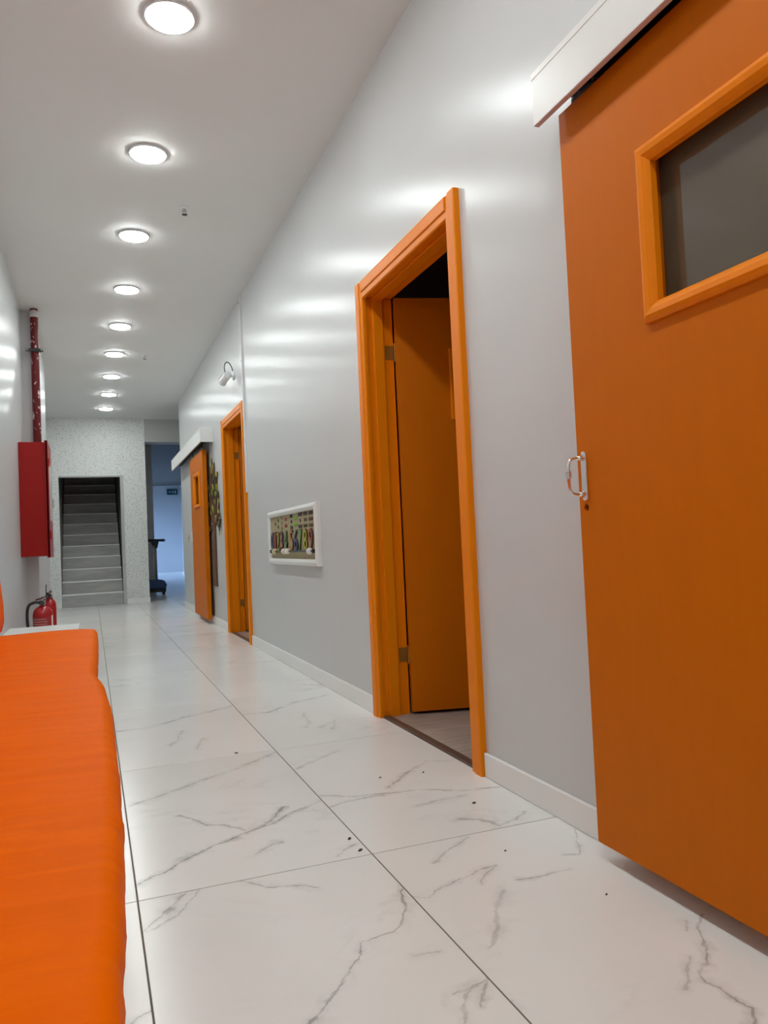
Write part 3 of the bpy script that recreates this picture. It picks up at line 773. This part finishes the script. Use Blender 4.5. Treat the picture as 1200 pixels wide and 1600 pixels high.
for i in range(10):
    yc = IY1-(IY1-IY0)*pos_s[i]-.01
    for layer, (grow, x0, x1, mat) in enumerate(((1.0, XR-.024, XR-.016, bevel_dark), (.84, XR-.027, XR-.022, newmat(f'digit_paint_{i}', dig_cols[i], .45)))):
        me = digit_mesh(str(i)); me.name = 'digit'
        xs = [v.co.x for v in me.vertices]; ys = [v.co.y for v in me.vertices]
        cx, cy = (min(xs)+max(xs))/2, (min(ys)+max(ys))/2; sx = .088/(max(xs)-min(xs)) if i != 1 else .055/(max(xs)-min(xs)); sy = .140/(max(ys)-min(ys))
        zc = .878
        for v in me.vertices:
            a, b_, c_ = (v.co.x-cx)*sx, (v.co.y-cy)*sy, v.co.z
            k = 1.0 if layer == 0 else .94
            v.co = Vector(((x0+x1)/2-c_*(x1-x0), yc-a*k, zc+b_*k))
        if layer == 0: par = obj('digit', me, mat, NB)
        else: obj('digit_face', me, mat, par)
# counting dots above each digit
dm = {}
rows_ = {1: [1], 2: [1, 1], 3: [1, 1, 1], 4: [2, 2], 5: [2, 1, 2], 6: [3, 3], 7: [3, 1, 3], 8: [3, 2, 3], 9: [3, 3, 3]}
dot_cols = [(.10, .09, .03), (.10, .09, .03), (.22, .22, .05), (.30, .05, .03), (.05, .04, .03), (.20, .42, .05), (.06, .04, .06), (.07, .06, .03), (.10, .05, .03)]
for i in range(1, 10):
    yc = IY1-(IY1-IY0)*pos_s[i]-.01; mt = newmat(f'dot_paint_{i}', dot_cols[i-1], .5); R_ = rows_[i]
    me = None
    for r_, cnt in enumerate(R_):
        for c_ in range(cnt):
            y = yc-(c_-(cnt-1)/2)*.032; z = 1.005-(r_-(len(R_)-1)/2)*(.038 if len(R_) == 3 else .045)
            if me is None:
                o = obj('counting_dot', lathe([(.012, 0), (.012, -.003), (.010, -.005)], 12, 'X', (XR-.016, 0, 0)), mt, NB, local=False); me = o
            else: o = me.copy(); COL.objects.link(o)
            o.location = (0, y, z)
# rod with sliding discs
zr = .806
obj('rod', tube([(XR-.032, IY0+.03, zr), (XR-.032, IY1-.03, zr)], .006, 8), 'black', NB)
for y in (IY0+.03, IY1-.03): obj('rod_holder', box(XR-.040, XR-.016, y-.008, y+.008, zr-.012, zr+.012), 'black', NB, .002)
for f, c in ((.15, (.70, .62, .36)), (.385, (.76, .74, .64)), (.475, (.76, .74, .64)), (.93, (.80, .80, .82))):
    y = IY1-(IY1-IY0)*f
    obj('slider', lathe([(.010, y-.012), (.019, y-.010), (.021, y), (.019, y+.010), (.010, y+.012)], 20, 'Y', (XR-.040, 0, zr)), newmat('slider_paint', c, .4), NB, smooth=True)

# ------------------------------------------------------------------ tree decoration
TD = thing('tree_decoration', 'flat brown wooden tree with green leaves fixed on the wall', 'wall decoration', (XR, 8.55, .43))
mbark = newmat('tree_brown', (.12, .045, .018), .55); mgreen = [newmat('leaf_green', (.14, .22, .03), .5), newmat('leaf_lime', (.36, .38, .05), .5), newmat('leaf_dark', (.045, .06, .02), .5)]
TX = XR-.018
XW = XR-.0012
poly = [(8.70, .43), (8.50, .43), (8.515, .60), (8.50, .85), (8.49, 1.06), (8.53, 1.09), (8.56, 1.20), (8.60, 1.09), (8.645, 1.06), (8.665, .85), (8.69, .60)]
obj('trunk', prism(poly, 'X', TX, XW), mbark, TD, .002)
rt = random.Random(11)
def ribbon(pts, w, mat, name, par):
    """flat cut-out strip lying on the wall"""
    pts = catmull([(0, a, b) for a, b in pts], 6); bm = bmesh.new(); R_ = []
    n = len(pts)
    for i, p in enumerate(pts):
        d = (pts[min(i+1, n-1)]-pts[max(i-1, 0)]).normalized(); q = Vector((0, -d.z, d.y)); ww = w*(1-.55*i/n)
        R_.append([bm.verts.new((x, *(p+q*s*ww).yz)) for x, s in ((TX+.002, 1), (TX+.002, -1), (XW, -1), (XW, 1))])
    for a, b in zip(R_, R_[1:]):
        for j in range(4): bm.faces.new((a[j], a[(j+1) % 4], b[(j+1) % 4], b[j]))
    bm.faces.new(R_[0]); bm.faces.new(R_[-1])
    return obj(name, bm, mat, par)
branches = [
 [(8.56, 1.05), (8.57, 1.25), (8.60, 1.45), (8.58, 1.65), (8.60, 1.84)],
 [(8.55, 1.08), (8.50, 1.25), (8.47, 1.45), (8.42, 1.62), (8.44, 1.78)],
 [(8.53, 1.10), (8.42, 1.22), (8.34, 1.40), (8.30, 1.56), (8.24, 1.66)],
 [(8.52, 1.10), (8.40, 1.14), (8.28, 1.20), (8.20, 1.32), (8.22, 1.45)],
 [(8.60, 1.10), (8.68, 1.25), (8.72, 1.45), (8.70, 1.62), (8.74, 1.76)],
 [(8.61, 1.10), (8.74, 1.20), (8.82, 1.36), (8.86, 1.52), (8.92, 1.62)],
 [(8.42, 1.20), (8.30, 1.10), (8.20, 1.08), (8.14, 1.16)],
 [(8.50, 1.28), (8.40, 1.36), (8.36, 1.50), (8.38, 1.62)],
 [(8.62, 1.35), (8.54, 1.48), (8.50, 1.60), (8.52, 1.72)],
 [(8.70, 1.10), (8.80, 1.06), (8.88, 1.12), (8.92, 1.24)],
]
for bpts in branches: ribbon(bpts, .017, mbark, 'branch', TD)
leafp = {}
def leaf_bm(s):
    pts = []
    for k in range(12):
        a = 2*math.pi*k/12; pts.append((s*.5*math.sin(a)*(.75+.25*math.cos(a)), s*math.cos(a)))
    return prism(pts, 'X', -.006, .006)
for mi in range(3): leafp[mi] = None
spots = []
for bpts in branches:
    for a, b in bpts[1:]:
        if rt.random() < .8: spots.append((a+rt.uniform(-.06, .06), b+rt.uniform(-.05, .05)))
spots += [(8.16, 1.02), (8.20, 1.24), (8.14, 1.34), (8.26, 1.50), (8.12, 1.12)]
for (a, b) in spots:
    mi = rt.choice((0, 1, 1, 2, 2))
    if leafp[mi] is None: o = obj('leaf', leaf_bm(.036), mgreen[mi], TD); leafp[mi] = o
    else: o = leafp[mi].copy(); COL.objects.link(o)
    o.location = (TX-.002, a, b); o.rotation_euler = (rt.uniform(-1.2, 1.2), 0, 0)

# ------------------------------------------------------------------ cable trunking and camera
tk = thing('cable_trunking', 'thin white cable trunking running down the right wall from the ceiling', 'trunking', (XR, 6.615, 1.32))
obj('channel', box(XR-.014, XR, 6.602, 6.630, 1.32, ZC), 'whiteplastic', tk, .002)
obj('cover', box(XR-.018, XR-.014, 6.604, 6.628, 1.321, ZC-.001), 'whiteplastic', tk, .001)
for z in (2.98, 2.47): obj('screw', lathe([(.005, XR-.021), (.005, XR-.0175)], 8, 'X', (0, 6.616, z)), 'dark', tk)
sc = thing('security_camera', 'small white security camera with a looped cable on the right wall', 'camera', (XR, 7.08, 2.42))
obj('mount', lathe([(.045, XR), (.045, XR-.012), (.030, XR-.022)], 24, 'X', (0, 7.06, 2.44)), 'whiteplastic', sc, smooth=False)
obj('arm', tube([(XR-.018, 7.06, 2.44), (XR-.05, 7.06, 2.43), (XR-.075, 7.07, 2.415)], .014, 10), 'whiteplastic', sc, smooth=True)
hd = obj('body', lathe([(.018, -.085), (.034, -.080), (.036, .06), (.040, .062), (.040, .075), (.030, .078)], 24, 'Y', (0, 0, 0)), 'whiteplastic', sc, smooth=False)
hd.matrix_parent_inverse = Matrix.Identity(4); hd.location = (-.088, -.02, -.012); hd.rotation_euler = (-.25, 0, .2)
ln = obj('lens', lathe([(.024, .074), (.024, .080), (.010, .083)], 16, 'Y', (0, 0, 0)), 'black', hd, local=True)
obj('visor', boxes([(-.030, .030, -.05, .10, .034, .040)]), 'whiteplastic', hd, .002, local=True)
lp = catmull([(XR-.012, 7.05, 2.46), (XR-.022, 7.055, 2.51), (XR-.045, 7.06, 2.555), (XR-.072, 7.065, 2.56), (XR-.088, 7.07, 2.52), (XR-.080, 7.08, 2.46), (XR-.075, 7.09, 2.44)], 6)
obj('cable', tube(lp, .0045, 8), 'black', sc, smooth=True)

# ------------------------------------------------------------------ floor machine and exit sign in the passage
fm = thing('floor_machine', 'upright machine with black T handle, grey pole and blue base', 'floor cleaner', (1.16, 15.6, 0))
X_, Y_ = 1.15, 15.6
obj('pole', tube([(X_+.03, Y_, .24), (X_+.025, Y_, .96)], .021, 14), 'grey_plastic', fm, smooth=True)
obj('cable', tube([(X_-.035, Y_-.02, .26), (X_-.03, Y_-.03, .6), (X_-.01, Y_-.02, .95)], .009, 8), 'whiteplastic', fm, smooth=True)
hh = obj('handle', prism([(X_-.10, 1.03), (X_+.17, 1.03), (X_+.19, 1.05), (X_+.17, 1.075), (X_-.10, 1.085), (X_-.13, 1.06)], 'Y', Y_-.03, Y_+.03), 'black', fm, .008)
obj('handle_stem', prism([(X_-.02, .90), (X_+.06, .90), (X_+.09, 1.03), (X_-.06, 1.03)], 'Y', Y_-.025, Y_+.025), 'black', hh, .006)
obj('grip', lathe([(.018, X_+.12), (.026, X_+.13), (.026, X_+.20), (.018, X_+.21)], 14, 'X', (0, Y_, 1.052)), 'blue_plastic', hh, smooth=True)
bs_ = obj('base', prism([(X_-.22, .12), (X_+.19, .12), (X_+.20, .20), (X_+.16, .27), (X_+.08, .29), (X_-.12, .29), (X_-.20, .25)], 'Y', Y_-.20, Y_+.20), 'blue_plastic', fm, .02)
obj('skirt', prism([(X_-.20, .05), (X_+.18, .05), (X_+.19, .12), (X_-.21, .12)], 'Y', Y_-.19, Y_+.19), 'black', bs_, .01)
for sx in (-.17, .15):
    for sy in (-.14, .14): obj('wheel', lathe([(.035, X_+sx-.015), (.035, X_+sx+.015)], 14, 'X', (0, Y_+sy, .036)), 'black', fm)
ex = thing('exit_sign', 'small dark green exit sign on the far blue wall', 'sign', (2.65, YF-.03, 2.80))
obj('plate', box(2.47, 2.82, YF-.035, YF-.005, 2.74, 2.93), 'sign_green', ex, .004)
obj('bracket', box(2.60, 2.68, YF-.01, YF, 2.80, 2.88), 'steel', ex)
obj('arrow', prism([(2.52, 2.835), (2.56, 2.875), (2.56, 2.85), (2.62, 2.85), (2.62, 2.82), (2.56, 2.82), (2.56, 2.795)], 'Y', YF-.038, YF-.034), 'sign_pale', ex)
obj('door_symbol', box(2.72, 2.77, YF-.038, YF-.034, 2.78, 2.89), 'sign_pale', ex)
obj('running_figure', boxes([(2.655, 2.675, YF-.038, YF-.034, 2.865, 2.885), (2.65, 2.68, YF-.038, YF-.034, 2.82, 2.86), (2.64, 2.655, YF-.038, YF-.034, 2.78, 2.82), (2.675, 2.69, YF-.038, YF-.034, 2.78, 2.82)]), 'sign_pale', ex)

# ------------------------------------------------------------------ bits of dry leaf on the floor
def crumb(x, y, s, a, label):
    bm = bmesh.new(); top = []; n = 10
    pts = []
    for k in range(n):
        t_ = 2*math.pi*k/n; pts.append((s*(.9+.15*math.sin(3*t_+x*40))*math.cos(t_), s*.5*(.9+.2*math.cos(2*t_+y*30))*math.sin(t_)))
    A = [bm.verts.new((p[0], p[1], .0005)) for p in pts]; B = [bm.verts.new((p[0]*.85, p[1]*.85, .0022+s*.18*abs(math.sin(i)))) for i, p in enumerate(pts)]
    for i in range(n): bm.faces.new((A[i], A[(i+1) % n], B[(i+1) % n], B[i]))
    bm.faces.new(A); c = bm.verts.new((0, 0, .002+s*.22))
    for i in range(n): bm.faces.new((B[i], B[(i+1) % n], c))
    o = obj('dry_leaf_bit', bm, 'seed'); o.location = (x, y, 0); o.rotation_euler = (0, 0, a)
    tag(o, label, 'debris', 'dry leaf bits on the tiles')
for x, y, s, a, l in [(1.117, 2.226, .0085, .2, 'dark dry leaf bit on the tile near the near doorway frame'), (.668, 2.040, .010, .5, 'largest dry leaf bit beside the corner where four tiles meet'),
        (.667, 2.132, .0095, 1.0, 'dry leaf bit just beyond the one at the tile corner'), (.535, 3.222, .009, .1, 'dry leaf bit lying farthest off on the middle tiles'),
        (.945, 2.62, .006, .3, 'tiny dry leaf bit right of the middle joint, level with the doorway'), (1.105, 2.60, .006, .9, 'tiny dry leaf bit close to the doorway threshold'),
        (1.017, 1.855, .005, .4, 'tiny dry leaf speck between two faint veins of the near right tile'), (1.10, 1.53, .0045, .8, 'tiny dry leaf speck on the tile before the near sliding door')]:
    crumb(x, y, s, a, l)
